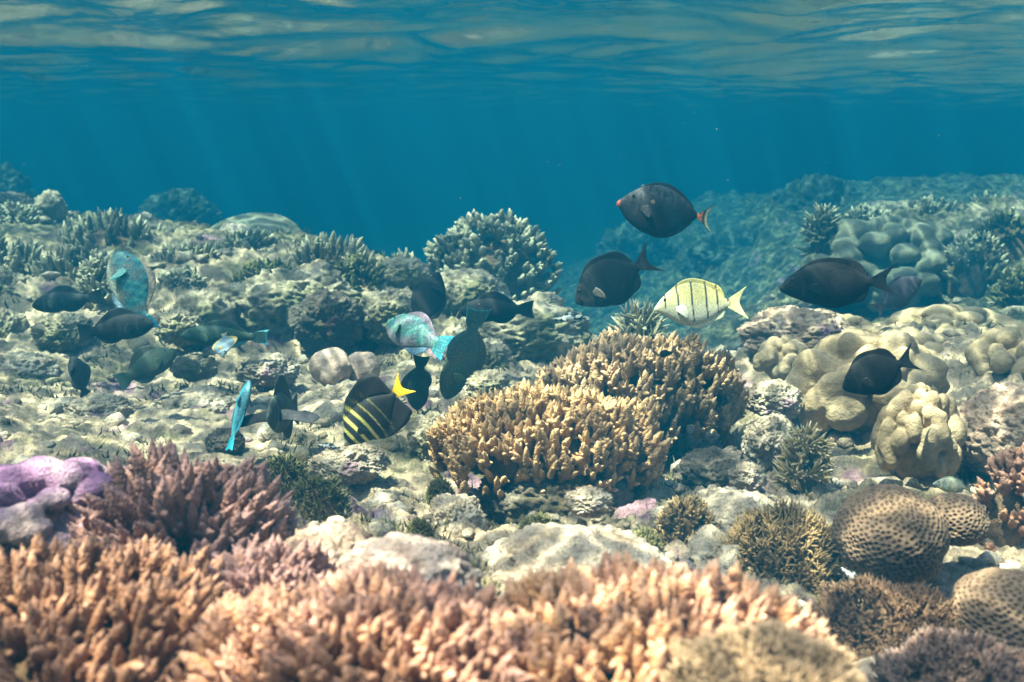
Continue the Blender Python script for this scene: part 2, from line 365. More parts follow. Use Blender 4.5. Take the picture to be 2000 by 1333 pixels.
def lobed(name, cat, label, px0, px1, pyt, pyb, Y, mat, n=16, lr=.42, sub=6, seed=1, group=None, depth=.9, elong=1.0, amax=R(120), k=22., spread=.68):
    g = np.random.default_rng(seed); pm = (px0 + px1) / 2; kk = mpp(pm, pyb, Y); a = (px1 - px0) / 2 * kk; h = (pyb - pyt) * kk
    c = at(pm, (pyt + pyb) / 2, Y); rad = np.array([a, a * depth, h / 2])
    d = dome_points(n, amax, seed, .3); S = np.concatenate([d * spread, (lr * g.uniform(.75, 1.2, n))[:, None]], 1); S = np.vstack([S, [0, 0, -.1, .62]])
    V, F = lobes_mesh(S, sub, k, seed=seed, elong=elong); V = V * (1 + .07 * fbm(V * 2.2 + seed, 3, seed=seed))[:, None]; V = V / np.abs(V).max(0) * rad * 1.0
    me = mesh_np(name, V, tris=F, attrs={'tip': np.clip(.55 + .9 * fbm(V / rad.max() * 4 + seed, 4, .6, seed=seed), 0, 1)})
    return tag(obj(name, me, mat, loc=c), label, cat, group)
def rock(label, px0, px1, pyt, pyb, Y, mat, seed=1, name='reef_rock', cat='rock', amp=.34, f=1.9, sub=6, depth=.9, ridge=False, group=None, fine=.15):
    pm = (px0 + px1) / 2; kk = mpp(pm, pyb, Y); a = (px1 - px0) / 2 * kk; h = (pyb - pyt) * kk / 2; c = at(pm, (pyt + pyb) / 2, Y)
    V, F = rockmesh((1, 1, 1), seed, sub, amp, f, ridge, fine); V = V / np.abs(V).max(0) * np.array([a, a * depth, h])
    return tag(obj(name, mesh_np(name, V, tris=F), mat, loc=c), label, cat, group)
def honeycomb(label, px, py, rpx, Y, mat, seed, squash=.95, cell=.0078):
    kk = mpp(px, py, Y); rad = rpx * kk; V, F = ico(7); n = int(4 * math.pi * rad ** 2 / cell ** 2 / .95)
    P = dome_points(n, math.pi, seed, .0); P = norm(P + np.random.default_rng(seed).normal(0, .17 * cell / rad, P.shape)); d1 = np.empty(len(V)); d2 = np.empty(len(V))
    for s in range(0, len(V), 2000):
        q = np.partition(2 - 2 * V[s:s + 2000] @ P.T, 1, axis=1); d1[s:s + 2000] = np.sqrt(np.maximum(q[:, 0], 0)); d2[s:s + 2000] = np.sqrt(np.maximum(q[:, 1], 0))
    cs = cell / rad; pit = 1 - sstep(.16, .42, d1 / cs); wall = sstep(.0, .28, (d2 - d1) / cs)
    big = 1 + .13 * fbm(V * 1.5 + seed, 3, seed=seed)
    W = V * (rad * big - pit * cell * .34 - .0006 * wall)[:, None]; W[:, 2] *= squash
    return tag(obj('honeycomb_coral', mesh_np('honeycomb_coral', W, tris=F, attrs={'tip': 1 - pit}), mat, loc=at(px, py, Y)), label, 'coral', 'rounded honeycomb corals')

# coral colours
C_PURPLE = mat_coral('mauve_finger_coral', (0.151, 0.072, 0.050), (0.257, 0.129, 0.095), (0.423, 0.257, 0.249), .45)
C_BROWN = mat_coral('brown_finger_coral', (0.151, 0.063, 0.031), (0.277, 0.126, 0.065), (0.554, 0.321, 0.231), .5)
C_ORANGE = mat_coral('tan_finger_coral', (0.212, 0.087, 0.037), (0.349, 0.164, 0.085), (0.608, 0.362, 0.269), .5, second=((0.144, 0.066, 0.045), (0.251, 0.126, 0.087), (0.501, 0.292, 0.255)))
C_GOLD = mat_coral('golden_finger_coral', (0.250, 0.109, 0.042), (0.417, 0.203, 0.087), (0.751, 0.492, 0.348), .5, second=((0.183, 0.080, 0.046), (0.317, 0.145, 0.087), (0.617, 0.362, 0.278)))
C_TABLE = mat_coral('olive_tan_table_coral', (0.272, 0.149, 0.063), (0.507, 0.294, 0.130), (0.769, 0.522, 0.295), .5)
C_TABLE2 = mat_coral('pinkish_brown_table_coral', (0.223, 0.133, 0.062), (0.413, 0.260, 0.131), (0.677, 0.473, 0.315), .5)
C_GREY = mat_coral('grey_green_coral', (.10, .09, .055), (.27, .24, .155), (.62, .55, .40), .5)
C_OLIVE = mat_coral('olive_tuft', (.05, .05, .02), (.13, .115, .045), (.26, .24, .11), .5)
C_SOFT = mat_coral('brown_soft_tuft', (0.098, 0.060, 0.025), (0.280, 0.175, 0.075), (0.504, 0.350, 0.184), .5)
C_YELLOW = mat_coral('yellow_white_branch', (.16, .10, .035), (.42, .30, .13), (.80, .70, .52), .45)
C_LOBE = mat_coral('cream_lobe_coral', (0.260, 0.183, 0.098), (0.351, 0.250, 0.144), (0.416, 0.311, 0.190), .5, var=.3, second=((0.208, 0.152, 0.092), (0.286, 0.207, 0.127), (0.351, 0.268, 0.172)))
C_LOBEG = mat_coral('grey_green_lobe_coral', (.10, .095, .065), (.14, .13, .09), (.20, .19, .135), .5, var=.2)
C_HONEY = mat_coral('honeycomb_tan', (0.100, 0.059, 0.034), (0.148, 0.090, 0.055), (0.208, 0.131, 0.084), .5, var=.4, second=((0.080, 0.046, 0.027), (0.112, 0.068, 0.043), (0.160, 0.103, 0.068)))
C_PINKH = mat_coral('dusty_pink_head', (.24, .16, .12), (.38, .26, .20), (.46, .33, .26), .5, var=.35)
R_GREY = mat_rock('grey_reef_rock', (0.605, 0.490, 0.353), (0.389, 0.309, 0.210), (0.140, 0.113, 0.071), (0.162, 0.147, 0.059), .5)
R_PALE = mat_rock('pale_reef_rock', (0.612, 0.495, 0.378), (0.428, 0.330, 0.238), (0.184, 0.126, 0.084), (0.204, 0.165, 0.070), .56, (0.367, 0.194, 0.264))
R_PINK = mat_rock('pink_tan_rock', (.60, .44, .34), (.46, .31, .22), (.24, .14, .09), (.27, .20, .09), .55, (.36, .17, .32))
R_PURP = mat_rock('purple_crust_rock', (.46, .32, .36), (.27, .14, .25), (.15, .065, .17), (.34, .25, .20), .54)
R_FAR = mat_rock('far_reef_rock', (.26, .24, .19), (.12, .11, .085), (.04, .04, .03), (.07, .07, .035), .5)  # grey rock darkened, so extra haze fade is put into its colour
R_DARK = mat_rock('dark_overgrown_and_shade_rock', (.24, .19, .15), (.13, .10, .075), (.06, .045, .035), (.10, .075, .03), .5, (.20, .08, .10))

R_BASE = mat_rock('coral_base_shade_rock', (.26, .17, .10), (.15, .09, .05), (.07, .04, .022), (.12, .08, .04), .55)  # dark brown paints in the shade between the branches
# ---- foreground colonies
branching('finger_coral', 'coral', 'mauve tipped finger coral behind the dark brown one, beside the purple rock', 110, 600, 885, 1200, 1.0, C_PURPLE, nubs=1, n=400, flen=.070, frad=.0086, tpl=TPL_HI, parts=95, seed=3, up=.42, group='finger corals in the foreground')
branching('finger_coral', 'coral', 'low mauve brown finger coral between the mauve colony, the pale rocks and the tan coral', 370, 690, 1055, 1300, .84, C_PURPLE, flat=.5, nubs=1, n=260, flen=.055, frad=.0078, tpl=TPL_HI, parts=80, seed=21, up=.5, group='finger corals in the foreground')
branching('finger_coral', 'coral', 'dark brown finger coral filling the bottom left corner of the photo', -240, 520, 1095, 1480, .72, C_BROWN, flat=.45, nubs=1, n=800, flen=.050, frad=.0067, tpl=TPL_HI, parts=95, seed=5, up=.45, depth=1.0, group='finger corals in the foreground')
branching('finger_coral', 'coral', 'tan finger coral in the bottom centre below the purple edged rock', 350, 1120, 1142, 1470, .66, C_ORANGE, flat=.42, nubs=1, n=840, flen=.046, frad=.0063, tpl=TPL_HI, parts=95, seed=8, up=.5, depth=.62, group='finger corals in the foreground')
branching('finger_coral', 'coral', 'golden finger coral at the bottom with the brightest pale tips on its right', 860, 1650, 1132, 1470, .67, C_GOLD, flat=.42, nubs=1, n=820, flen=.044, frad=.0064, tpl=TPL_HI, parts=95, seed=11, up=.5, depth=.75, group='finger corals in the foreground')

# ---- the table corals in the middle
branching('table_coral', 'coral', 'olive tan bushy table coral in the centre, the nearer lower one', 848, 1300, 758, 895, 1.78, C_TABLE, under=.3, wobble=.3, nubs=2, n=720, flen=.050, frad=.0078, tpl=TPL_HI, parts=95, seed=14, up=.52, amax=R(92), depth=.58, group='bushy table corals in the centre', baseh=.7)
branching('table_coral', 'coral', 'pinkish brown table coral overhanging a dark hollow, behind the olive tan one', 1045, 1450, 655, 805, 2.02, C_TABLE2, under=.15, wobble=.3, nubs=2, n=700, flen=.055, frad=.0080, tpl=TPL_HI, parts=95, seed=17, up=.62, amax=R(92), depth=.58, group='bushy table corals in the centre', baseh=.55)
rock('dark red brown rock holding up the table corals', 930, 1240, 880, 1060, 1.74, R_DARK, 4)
rock('rock in the hollow under the pinkish brown table coral, coloured dark as its shade', 1310, 1490, 865, 1000, 1.86, R_DARK, 6)  # shade of the hollow painted in with the dark material
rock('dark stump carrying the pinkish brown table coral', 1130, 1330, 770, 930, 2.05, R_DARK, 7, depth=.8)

# ---- purple and pink rocks of the foreground
lobed('crust_rock', 'rock', 'purple lobed crust rock at the left edge beside the mauve coral', -90, 250, 893, 1120, 1.0, R_PURP, n=40, lr=.24, spread=.78, seed=4, k=40.)
rock('pinkish rock hump behind the tan finger coral', 535, 755, 1020, 1200, .95, R_PINK, 9, amp=.2, f=1.1)
rock('smooth pale rock with a purple rim on its right end', 655, 945, 1045, 1240, .86, mat_rock('purple_rimmed_rock', (.62, .50, .42), (.50, .36, .29), (.30, .19, .15), (.30, .24, .13), .6, (.30, .14, .36), 1.3), 12, amp=.16, f=1.0, depth=.6)
rock('pale green tinged boulder behind the row of golden coral tips', 930, 1320, 1040, 1220, 1.12, R_PALE, 15, amp=.25, f=1.4)

# ---- honeycomb corals, right
honeycomb('large honeycomb coral ball below the knobbly cream coral', 1738, 1048, 104, 1.2, C_HONEY, 2)
honeycomb('small honeycomb coral lobe joined to the right of the large ball', 1865, 1015, 62, 1.24, C_HONEY, 5, .8)
honeycomb('honeycomb coral cut off by the lower right corner', 1965, 1200, 100, .98, C_HONEY, 7, .85)

# ---- lobed corals, right
lobed('lobed_coral', 'coral', 'large cream lobed coral behind the small black tang at the right', 1535, 1850, 645, 880, 2.1, C_LOBE, n=46, lr=.24, spread=.80, elong=1.35, k=60., seed=3, depth=.7, group='cream lobed corals')
lobed('lobed_coral', 'coral', 'knobbly cream coral standing just above the honeycomb ball', 1708, 1878, 748, 965, 1.72, C_LOBE, n=72, lr=.19, spread=.82, elong=1.25, k=40., seed=6, group='cream lobed corals')
lobed('lobed_coral', 'coral', 'low cream lobes at the left foot of the large cream coral', 1470, 1590, 655, 760, 2.3, C_LOBE, n=34, lr=.25, spread=.78, elong=1.3, k=36., seed=9, group='cream lobed corals')
lobed('lobed_coral', 'coral', 'wavy cream coral bank on the ridge under the dark fish with lowered tail', 1690, 2010, 592, 740, 2.75, C_LOBE, n=60, lr=.2, spread=.8, k=36., seed=12, depth=.5, group='cream lobed corals')
lobed('lobed_coral', 'coral', 'cream lobed coral cut by the right edge of the photo', 1895, 2080, 635, 780, 2.2, C_LOBE, n=40, lr=.24, spread=.78, elong=1.5, k=36., seed=15, group='cream lobed corals')
rock('brown turf topped rock ridge left of the cream corals', 1440, 1680, 596, 720, 2.6, R_PINK, 21, amp=.3, f=2.2)
rock('pinkish rock slope at the right edge beside the knobbly cream coral', 1860, 2120, 742, 960, 1.75, R_PINK, 23, amp=.2, f=1.8)
rock('grey mauve rock left of the large cream coral', 1455, 1570, 735, 830, 2.05, R_PALE, 27)
rock('mottled rock with pink crust right of the table coral', 1450, 1560, 800, 930, 1.9, R_PALE, 28)
rock('grey rubble rock below the yellow branching coral', 1290, 1560, 960, 1090, 1.5, R_PALE, 31, amp=.35, f=2.2)
branching('finger_coral', 'coral', 'stubby tan finger coral at the right edge behind the honeycomb lobe', 1890, 2090, 870, 1060, 1.4, C_ORANGE, n=110, flen=.035, frad=.0075, seed=31, parts=0)
branching('bushy_coral', 'coral', 'yellow and white branching coral between table coral and cream corals', 1505, 1625, 825, 985, 1.72, C_YELLOW, n=110, flen=.05, frad=.0045, seed=33, nubs=4, up=.4)
branching('bushy_coral', 'coral', 'feathery brown bush coral left of the large honeycomb ball', 1400, 1650, 985, 1130, 1.3, C_SOFT, n=480, flen=.045, frad=.0025, tpl=TPL_LO, seed=35, nubs=6, up=.55)
branching('bushy_coral', 'coral', 'small mossy bush coral on the grey rubble rock', 1270, 1410, 965, 1090, 1.42, C_SOFT, n=170, flen=.03, frad=.0035, tpl=TPL_LO, seed=37, nubs=4)
branching('bushy_coral', 'coral', 'low reddish brown weedy coral under the large honeycomb ball', 1560, 1900, 1140, 1300, 1.0, mat_coral('red_brown_weed', (.06, .03, .018), (.17, .09, .05), (.30, .19, .12), .5), n=950, flen=.024, frad=.0017, tpl=TPL_LO, seed=39, nubs=5, up=.25)
branching('bushy_coral', 'coral', 'blurred brown weed clump at the bottom right of the golden coral', 1290, 1700, 1235, 1420, .56, mat_coral('blurred_weed', (.14, .085, .04), (.34, .22, .12), (.52, .38, .26), .5), n=900, flen=.016, frad=.0014, tpl=TPL_LO, seed=40, nubs=5, up=.25)
branching('bushy_coral', 'coral', 'weedy purple brown coral in the very bottom right corner', 1700, 2060, 1250, 1400, .8, mat_coral('mauve_weed', (.06, .03, .025), (.19, .11, .085), (.34, .24, .20), .5), n=800, flen=.020, frad=.0016, tpl=TPL_LO, seed=41, nubs=5, up=.25)
branching('bushy_coral', 'coral', 'grey green spiky coral under the yellow striped fish', 1185, 1310, 585, 700, 2.55, C_GREY, n=80, flen=.10, frad=.0065, seed=43, nubs=3, up=.5)
# olive algae tufts on the floor, left of the centre
for k, (x0, x1, y0, y1, Y, lab) in enumerate([
    (500, 610, 885, 960, 1.55, 'olive algae tuft beside the mauve coral tips'),
    (560, 690, 925, 1010, 1.45, 'larger olive algae tuft below the sailfin tang'),
    (830, 890, 930, 990, 1.7, 'bright green algae tuft at the left foot of the table coral'),
    (1010, 1090, 1000, 1060, 1.3, 'yellow olive algae on the pale boulder'),
    (1210, 1300, 1030, 1100, 1.25, 'yellow algae fringe at the right of the pale boulder'),
    (790, 850, 1010, 1060, 1.35, 'small olive algae tuft behind the purple rimmed rock')]):
    branching('algae_tuft', 'algae', lab, x0, x1, y0, y1, Y, C_OLIVE, n=150, flen=.022, frad=.0022, tpl=TPL_LO, seed=50 + k, nubs=4, up=.4, group='olive algae tufts')

# ---- rocks and rubble of the middle ground
rock('grey rock with dark side beside the sailfin tang', 790, 900, 800, 920, 2.1, R_GREY, 33)
rock('flat pale stone left of the centre channel', 890, 1010, 660, 760, 2.75, R_GREY, 34, depth=1.2)
rock('long pale rock slope behind the table corals', 880, 1160, 585, 720, 3.0, R_GREY, 35, amp=.22, depth=.8)
rock('small round rock on the slope right of the black parrotfish', 1020, 1110, 570, 640, 3.1, R_GREY, 36)
rock('broad overhanging rock ledge with a shaded front, left of centre', 420, 720, 515, 690, 3.25, R_GREY, 38, amp=.3, f=2.0, sub=6, depth=.7)
rock('knobbly rock head behind the turquoise fish tail', 330, 470, 560, 700, 3.1, R_GREY, 39, sub=5, f=2.2)
rock('pale rock left of the black fin fish, above the pink heads', 690, 830, 560, 680, 3.15, R_GREY, 40, f=2.2)
rock('grey boulder under the distant branching coral head', 820, 1000, 520, 640, 3.4, R_GREY, 42, f=2)
rock('small grey rock between ledge and distant coral head', 720, 850, 500, 590, 3.6, R_GREY, 43, f=2.2)
lobed('head_coral', 'coral', 'dusty pink round coral head, the left one of two', 604, 690, 680, 775, 2.55, C_PINKH, n=6, lr=.6, seed=5, spread=.45, k=12, group='dusty pink coral heads')
lobed('head_coral', 'coral', 'dusty pink round coral head, the right one of two', 676, 752, 687, 765, 2.6, C_PINKH, n=5, lr=.62, seed=8, spread=.4, k=12, group='dusty pink coral heads')
rock('sand coloured rock under the pink coral heads', 590, 760, 740, 850, 2.5, R_PALE, 45)
rock('pale flat rock at the left edge under the dark fish', -60, 120, 685, 790, 2.7, R_PALE, 46)
rock('pale rough rock in front of the dark green parrotfish', 280, 480, 755, 860, 2.4, R_PALE, 47, depth=1.0, amp=.2)
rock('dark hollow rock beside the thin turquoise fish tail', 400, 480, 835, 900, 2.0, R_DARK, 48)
rock('pale stone under the sailfin tang', 600, 760, 860, 950, 1.85, R_PALE, 49)
rock('grey stone with white crust before the table coral', 820, 960, 960, 1080, 1.5, R_PALE, 53)
rock('stone stack at the left edge, below the branching thicket', -40, 60, 600, 690, 3.0, R_GREY, 54)
for k, (x0, x1, y0, y1, Y, m, lab) in enumerate([
    (-80, 70, 520, 640, 3.3, R_GREY, 'bulky grey rock at the left edge above the stone stack'),
    (60, 190, 610, 700, 2.95, R_GREY, 'knobbly grey rock under the blurred dark fish'),
    (300, 400, 600, 680, 2.95, R_GREY, 'rough grey rock right of the large turquoise parrotfish tail'),
    (560, 720, 560, 700, 3.05, R_DARK, 'rock face under the ledge, coloured dark as the shade there'),  # dark material carries the shade of the ledge front
    (460, 590, 690, 760, 2.65, R_PALE, 'pale lumpy stone between the small butterflyfish and the pink heads'),
    (690, 800, 760, 830, 2.35, R_PALE, 'pale stone behind the sailfin tang'),
    (900, 1010, 720, 800, 2.3, R_GREY, 'grey stone between the feeding parrotfish and the table coral'),
    (120, 270, 770, 850, 2.3, R_PALE, 'low pale rock in the sunlit patch at the left'),
    (330, 430, 690, 745, 2.6, R_GREY, 'small grey rock right of the drooping tailed parrotfish'),
    (1100, 1200, 950, 1010, 1.45, R_PALE, 'crusted stone in front of the table corals'),
    (1420, 1500, 900, 965, 1.7, R_PALE, 'pale stone right of the dark hollow')]):
    rock(lab, x0, x1, y0, y1, Y, m, 140 + k, f=2.4, amp=.38)
for k, (x0, x1, y0, y1, Y, lab) in enumerate([
    (1640, 1880, 640, 790, 2.45, 'cream lobed coral just behind the large one and the small black tang'),
    (1780, 1910, 620, 720, 2.6, 'cream lobes between the wavy bank and the right edge'),
    (1560, 1720, 615, 690, 2.62, 'cream lobes directly under the large black surgeonfish')]):
    lobed('lobed_coral', 'coral', lab, x0, x1, y0, y1, Y, C_LOBE, n=44, lr=.23, spread=.8, k=44., elong=1.3, seed=160 + k, group='cream lobed corals')
# ---- left distance: thicket, dome, far heads
for k, (x0, x1, y0, y1, Y, lab) in enumerate([
    (-60, 130, 470, 590, 3.5, 'pale finger thicket at the left edge of the middle distance'),
    (100, 330, 412, 520, 3.9, 'tall finger thicket on the left skyline below the rock post'),
    (60, 260, 480, 590, 3.5, 'brownish thicket in front of the left skyline'),
    (290, 460, 470, 560, 3.7, 'grey thicket in the gap behind the big parrotfish'),
    (560, 738, 455, 560, 3.75, 'finger coral row on the edge of the blue channel'),
    (740, 830, 490, 560, 3.9, 'few small coral fingers standing in the channel')]):
    branching('finger_coral', 'coral', lab, x0, x1, y0, y1, Y, C_GREY, n=90 if k < 5 else 30, flen=.09, frad=.014, seed=60 + k, nubs=2, up=.6, group='grey finger corals in the left distance')
lobed('dome_coral', 'coral', 'smooth pale dome coral on the left skyline', 395, 600, 418, 540, 4.4, C_LOBEG, n=4, lr=.7, seed=21, spread=.3, k=10)
rock('grey rock post standing on the left skyline', 68, 132, 370, 450, 4.3, R_GREY, 61, sub=5)
rock('low dark rock behind the rock post', -40, 80, 375, 450, 4.8, R_DARK, 62)
rock('blue faded reef head far off at the left edge', -160, 75, 298, 520, 8.4, R_FAR, 63, f=3)
rock('blue faded reef head beyond the left skyline', 265, 440, 366, 520, 9.0, R_FAR, 64, f=3)
rock('grey rock saddle between thicket and dome', 270, 420, 438, 540, 4.2, R_GREY, 65)
branching('finger_coral', 'coral', 'big grey branching coral head over the blue channel', 828, 1095, 422, 600, 3.75, C_GREY, n=330, flen=.060, frad=.0165, seed=71, nubs=3, up=.42, amax=R(105), depth=.8)
# ---- right distance
lobed('lobed_coral', 'coral', 'greenish lobed mound behind the large black surgeonfish', 1575, 1880, 425, 640, 4.4, C_LOBEG, n=80, lr=.17, spread=.82, seed=25, k=44.)
branching('finger_coral', 'coral', 'small fan shaped coral on the left shoulder of the greenish mound', 1555, 1650, 400, 490, 4.5, C_GREY, n=60, flen=.12, frad=.010, seed=73, up=.25)
rock('rough grey reef bank at the right edge of the distance', 1840, 2100, 385, 600, 4.9, R_GREY, 73, sub=6, f=3, amp=.3)
rock('low reef shelf behind the greenish mound', 1650, 1900, 390, 500, 5.6, R_GREY, 74, f=3)
for k, (x0, x1, y0, y1, Y, lab) in enumerate([
    (1760, 1880, 385, 450, 5.2, 'row of small coral knobs on the right skyline'),
    (1870, 2010, 378, 450, 5.3, 'olive coral knobs at the right end of the skyline'),
    (1830, 1960, 455, 560, 4.1, 'pale knobbly coral on the right reef bank')]):
    branching('finger_coral', 'coral', lab, x0, x1, y0, y1, Y, C_GREY, n=70, flen=.07, frad=.014, seed=80 + k, nubs=2, up=.5, group='knobbly corals in the right distance')
for k, (x0, x1, y0, y1, Y, lab) in enumerate([
    (1150, 1330, 425, 600, 10.5, 'turquoise faded reef hump behind the orange tailed fish'),
    (1490, 1700, 340, 520, 10.0, 'turquoise faded reef hump on the far right skyline'),
    (1330, 1560, 440, 600, 9.5, 'faded reef hump below the orange tail')]):
    rock(lab, x0, x1, y0, y1, Y, R_FAR, 90 + k, f=3.2, sub=6, amp=.35)

# ---- loose rubble and turf on the floor: nobody could count it
def build_rubble():
    V0, F0 = ico(2); g = np.random.default_rng(3); Vs, Fs = [], []; n = 0
    for k in range(1700):
        r = 0.9 * (5.5 / .9) ** g.random(); th = g.uniform(R(-36), R(36)); x, y = r * math.sin(th), r * math.cos(th)
        s = g.lognormal(-4.75, .55) * (0.7 + .25 * r)
        sh = np.array([s * g.uniform(.7, 1.6), s * g.uniform(.7, 1.3), s * g.uniform(.5, 1)])
        a = g.uniform(0, 6.28); V = V0 * (1 + .32 * g.normal(size=(len(V0), 1)) * .5) * sh
        V = np.stack([V[:, 0] * math.cos(a) - V[:, 1] * math.sin(a), V[:, 0] * math.sin(a) + V[:, 1] * math.cos(a), V[:, 2]], -1)
        Vs.append(V + [x, y, 0]); Fs.append(F0 + n); n += len(V)
    V = np.concatenate(Vs); m = len(V0); c = V.reshape(-1, m, 3).mean(1); z = ground(c[:, 0], c[:, 1])
    V[:, 2] += np.repeat(z, m); return mesh_np('rubble', V, tris=np.concatenate(Fs))
tag(obj('coral_rubble', build_rubble(), R_PALE), 'loose broken coral rubble strewn over the reef floor', 'rubble', kind='stuff')
def build_turf():
    g = np.random.default_rng(5); n = 26000; r = 0.95 * (4.5 / .95) ** g.random(n); th = g.uniform(R(-36), R(36), n)
    x, y = r * np.sin(th), r * np.cos(th); keep = fbm(np.stack([x, y, 0 * x], -1) * 3.3, 3, seed=77) > .10; x, y, r = x[keep], y[keep], r[keep]; n = len(x)
    b = np.stack([x, y, ground(x, y) - .002], -1); a = g.uniform(0, 6.28, n); w = .0022 * (.6 + .4 * r); h = g.uniform(.008, .02, n) * (.7 + .3 * r)
    s = np.stack([np.cos(a) * w, np.sin(a) * w, 0 * a], -1); tip = b + np.stack([g.normal(0, .5, n) * h, g.normal(0, .5, n) * h, h], -1)
    V = np.stack([b - s, b + s, tip], 1).reshape(-1, 3); return mesh_np('turf', V, tris=np.arange(3 * n).reshape(-1, 3), attrs={'tip': np.tile([0, 0, 1.], n)})
tag(obj('turf_algae', build_turf(), C_OLIVE), 'short olive turf algae growing over the reef floor', 'algae', kind='stuff')

# ------------------------------------------------------------------ fish
def interp(pts, s):
    p = np.array(pts, float); x, y = p[:, 0], p[:, 1]
    m = np.gradient(y, x); i = np.clip(np.searchsorted(x, s) - 1, 0, len(x) - 2); h = x[i + 1] - x[i]; t = np.clip((s - x[i]) / h, 0, 1)
    return (2 * t**3 - 3 * t**2 + 1) * y[i] + (t**3 - 2 * t**2 + t) * h * m[i] + (-2 * t**3 + 3 * t**2) * y[i + 1] + (t**3 - t**2) * h * m[i + 1]
KINDS = {
 'surgeon': dict(top=[(0, .015), (.05, .07), (.15, .15), (.3, .225), (.5, .255), (.7, .215), (.85, .125), (.95, .055), (1, .045)],
                 bot=[(0, -.03), (.05, -.07), (.15, -.125), (.3, -.195), (.5, -.225), (.7, -.195), (.85, -.115), (.95, -.055), (1, -.045)], w=.085,
                 dors=(.2, .93, [(0, .0), (.15, .035), (.6, .05), (.9, .075), (1, .03)]), anal=(.4, .93, [(0, 0), (.15, .03), (.6, .045), (.9, .07), (1, .03)]),
                 tail=('lunate', .27, .19), pec=(.27, -.02, .16), eye=(.13, .085, .018)),
 'unicorn': dict(top=[(0, .02), (.06, .075), (.18, .17), (.35, .25), (.5, .265), (.7, .205), (.88, .09), (.96, .03), (1, .026)],
                 bot=[(0, -.03), (.04, -.06), (.1, -.13), (.22, -.215), (.45, -.285), (.65, -.245), (.85, -.12), (.96, -.032), (1, -.026)], w=.085,
                 dors=(.22, .9, [(0, 0), (.2, .022), (.8, .03), (1, .012)]), anal=(.4, .9, [(0, 0), (.2, .02), (.8, .03), (1, .012)]),
                 tail=('crescent', .22, .205), pec=(.27, -.03, .15), eye=(.17, .1, .018)),
 'convict': dict(top=[(0, .0), (.05, .05), (.15, .13), (.3, .205), (.48, .235), (.7, .20), (.86, .11), (.95, .05), (1, .042)],
                 bot=[(0, -.035), (.06, -.065), (.18, -.12), (.33, -.185), (.5, -.205), (.7, -.175), (.86, -.10), (.95, -.05), (1, -.042)], w=.08,
                 dors=(.22, .93, [(0, 0), (.15, .03), (.7, .04), (.92, .055), (1, .02)]), anal=(.42, .93, [(0, 0), (.15, .025), (.7, .035), (.92, .05), (1, .02)]),
                 tail=('forked', .24, .17), pec=(.27, -.03, .16), eye=(.13, .07, .02)),
 'sailfin': dict(top=[(0, .0), (.05, .05), (.15, .15), (.3, .235), (.5, .26), (.7, .215), (.87, .11), (.96, .05), (1, .045)],
                 bot=[(0, -.04), (.06, -.075), (.18, -.15), (.33, -.225), (.5, -.245), (.7, -.20), (.87, -.10), (.96, -.05), (1, -.045)], w=.085,
                 dors=(.18, .97, [(0, .02), (.2, .16), (.45, .24), (.75, .34), (.92, .30), (1, .03)]), anal=(.35, .97, [(0, .02), (.2, .12), (.5, .20), (.8, .28), (.93, .25), (1, .03)]),
                 tail=('forked', .22, .17), pec=(.27, -.03, .15), eye=(.13, .08, .02)),
 'parrot': dict(top=[(0, .01), (.04, .06), (.12, .115), (.28, .165), (.45, .175), (.65, .145), (.82, .095), (.93, .07), (1, .075)],
                bot=[(0, -.04), (.04, -.075), (.12, -.12), (.28, -.165), (.45, -.17), (.65, -.135), (.82, -.085), (.93, -.065), (1, -.07)], w=.095,
                dors=(.24, .9, [(0, 0), (.1, .045), (.85, .05), (1, .01)]), anal=(.52, .9, [(0, 0), (.15, .035), (.85, .045), (1, .01)]),
                tail=('square', .20, .135), pec=(.26, -.01, .17), eye=(.13, .07, .014)),
 'wrasse': dict(top=[(0, .0), (.06, .04), (.2, .09), (.4, .115), (.65, .10), (.85, .065), (1, .055)],
                bot=[(0, -.025), (.06, -.05), (.2, -.09), (.4, -.11), (.65, -.095), (.85, -.06), (1, -.055)], w=.075,
                dors=(.25, .93, [(0, 0), (.1, .035), (.9, .045), (1, .01)]), anal=(.5, .93, [(0, 0), (.15, .03), (.9, .04), (1, .01)]),
                tail=('square', .18, .10), pec=(.26, -.01, .15), eye=(.12, .05, .014)),
 'butterfly': dict(top=[(0, .0), (.08, .04), (.2, .16), (.4, .29), (.6, .31), (.8, .20), (.94, .06), (1, .05)],
                bot=[(0, -.03), (.1, -.07), (.25, -.19), (.42, -.28), (.6, -.29), (.8, -.19), (.94, -.06), (1, -.05)], w=.075,
                dors=(.25, .95, [(0, 0), (.15, .05), (.8, .07), (1, .02)]), anal=(.45, .95, [(0, 0), (.15, .04), (.8, .07), (1, .02)]),
                tail=('square', .17, .09), pec=(.28, -.03, .13), eye=(.15, .07, .022)),
}
def tail_len(t, v):
    a = np.abs(v)
    return {'lunate': .52 + .48 * a ** 1.7, 'crescent': .42 + .58 * a ** 2.2, 'forked': .6 + .4 * a ** 1.4, 'square': .92 + .08 * a ** 3 - .06 * (1 - a)}[t]
